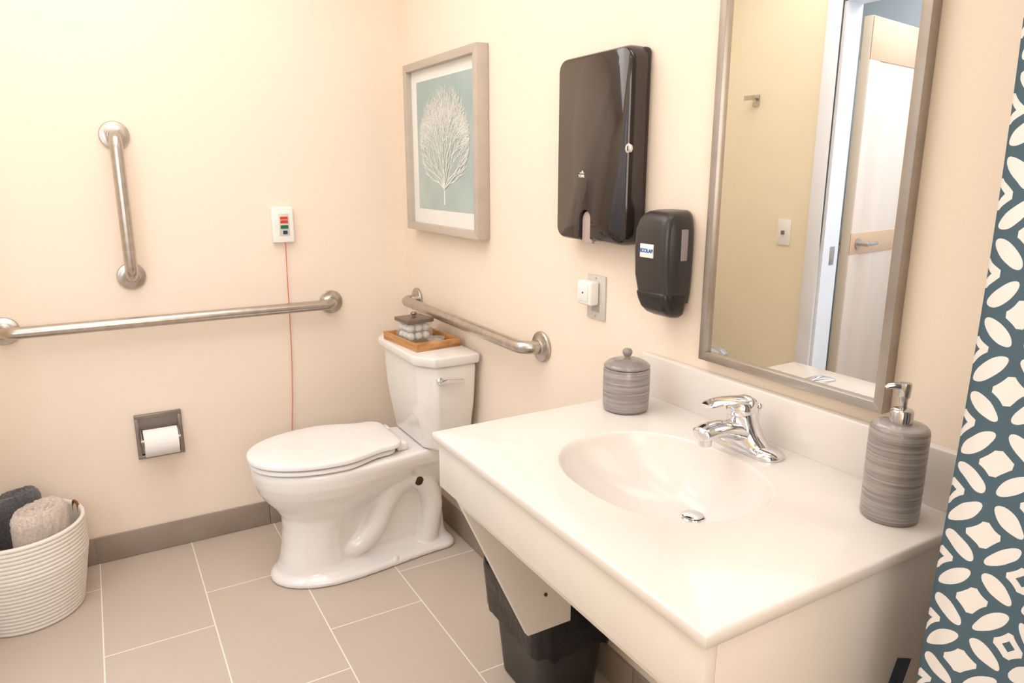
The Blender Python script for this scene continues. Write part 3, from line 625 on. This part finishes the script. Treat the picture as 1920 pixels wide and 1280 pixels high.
obj('rod',tube(NB(),[(-L+.004,-2.445,2.07),(-.004,-2.445,2.07)],.0125,20),M['steel'],t)
for x in (-L+.0005,-.0005):
    s_=1 if x<-1 else -1
    obj('rod_flange',lathe(NB(),[(.03,0),(.03,.006),(.016,.014),(.013,.02)],(x,-2.445,2.07),28,M=Matrix.Rotation(s_*PI/2,4,'Y')),M['steel'],t)
for i in range(6):
    x=-.260+.044*i; pts=[(x,-2.445+.022*math.cos(a),2.062+.026*math.sin(a)) for a in [2*PI*k/24 for k in range(25)]]
    tag(obj('curtain_ring',tube(NB(),pts,.002,8,False),M['chrome'],base=(x,-2.445,2.062)),'steel ring holding the shower curtain on its rod','ring','shower curtain rings')
# ------------------------------------------------------------ lights
def area(name,loc,rot,sx,sy,e,col):
    l=bpy.data.lights.new(name,'AREA'); l.shape='RECTANGLE'; l.size=sx; l.size_y=sy; l.energy=e; l.color=col
    o=bpy.data.objects.new(name,l); o.location=loc; o.rotation_euler=rot; C.objects.link(o); return o
area('ceiling_lamp',(-1.0,-1.1,CEIL-.02),(0,0,0),1.1,1.5,19,(1,.955,.93))
area('ceiling_lamp_rear',(-1.2,-2.8,CEIL-.02),(0,0,0),.9,.9,6,(1,.96,.94))
area('added_front_fill',(-1.25,FR+.03,1.55),(math.radians(88),0,0),.8,1.1,12,(1,.955,.93))  # added soft fill behind the camera, evens out the back wall
area('vanity_lamp',(-.14,-1.92,2.2),(0,math.radians(25),0),.12,.6,1.2,(1,.95,.90))
area('hall_lamp',(-2.25,-1.3,CEIL-.02),(0,0,0),.7,1.2,24,(.76,.87,1))
o=area('added_hall_spill',(-2.05,-2.0,1.35),(0,0,0),.3,.9,6,(.70,.83,1)); o.rotation_euler=Vector((.30,1.0,-.15)).to_track_quat('-Z','Y').to_euler()  # added unseen cool light, throws hall spill onto the left of the back wall
w=bpy.data.worlds.new('w'); bpy.context.scene.world=w; w.use_nodes=True; w.node_tree.nodes['Background'].inputs[0].default_value=(.9,.93,1,1); w.node_tree.nodes['Background'].inputs[1].default_value=.3
# ------------------------------------------------------------ camera
c=bpy.data.cameras.new('camera'); c.sensor_width=36; c.lens=F/1920*36; c.clip_start=.02
o=bpy.data.objects.new('camera',c); C.objects.link(o)
o.matrix_world=Matrix(((RT.x,UP.x,-FW.x,CAM.x),(RT.y,UP.y,-FW.y,CAM.y),(RT.z,UP.z,-FW.z,CAM.z),(0,0,0,1)))
bpy.context.scene.camera=o
bpy.context.scene.view_settings.view_transform='Standard'
bpy.context.scene.view_settings.look='None'
bpy.context.scene.view_settings.exposure=.04
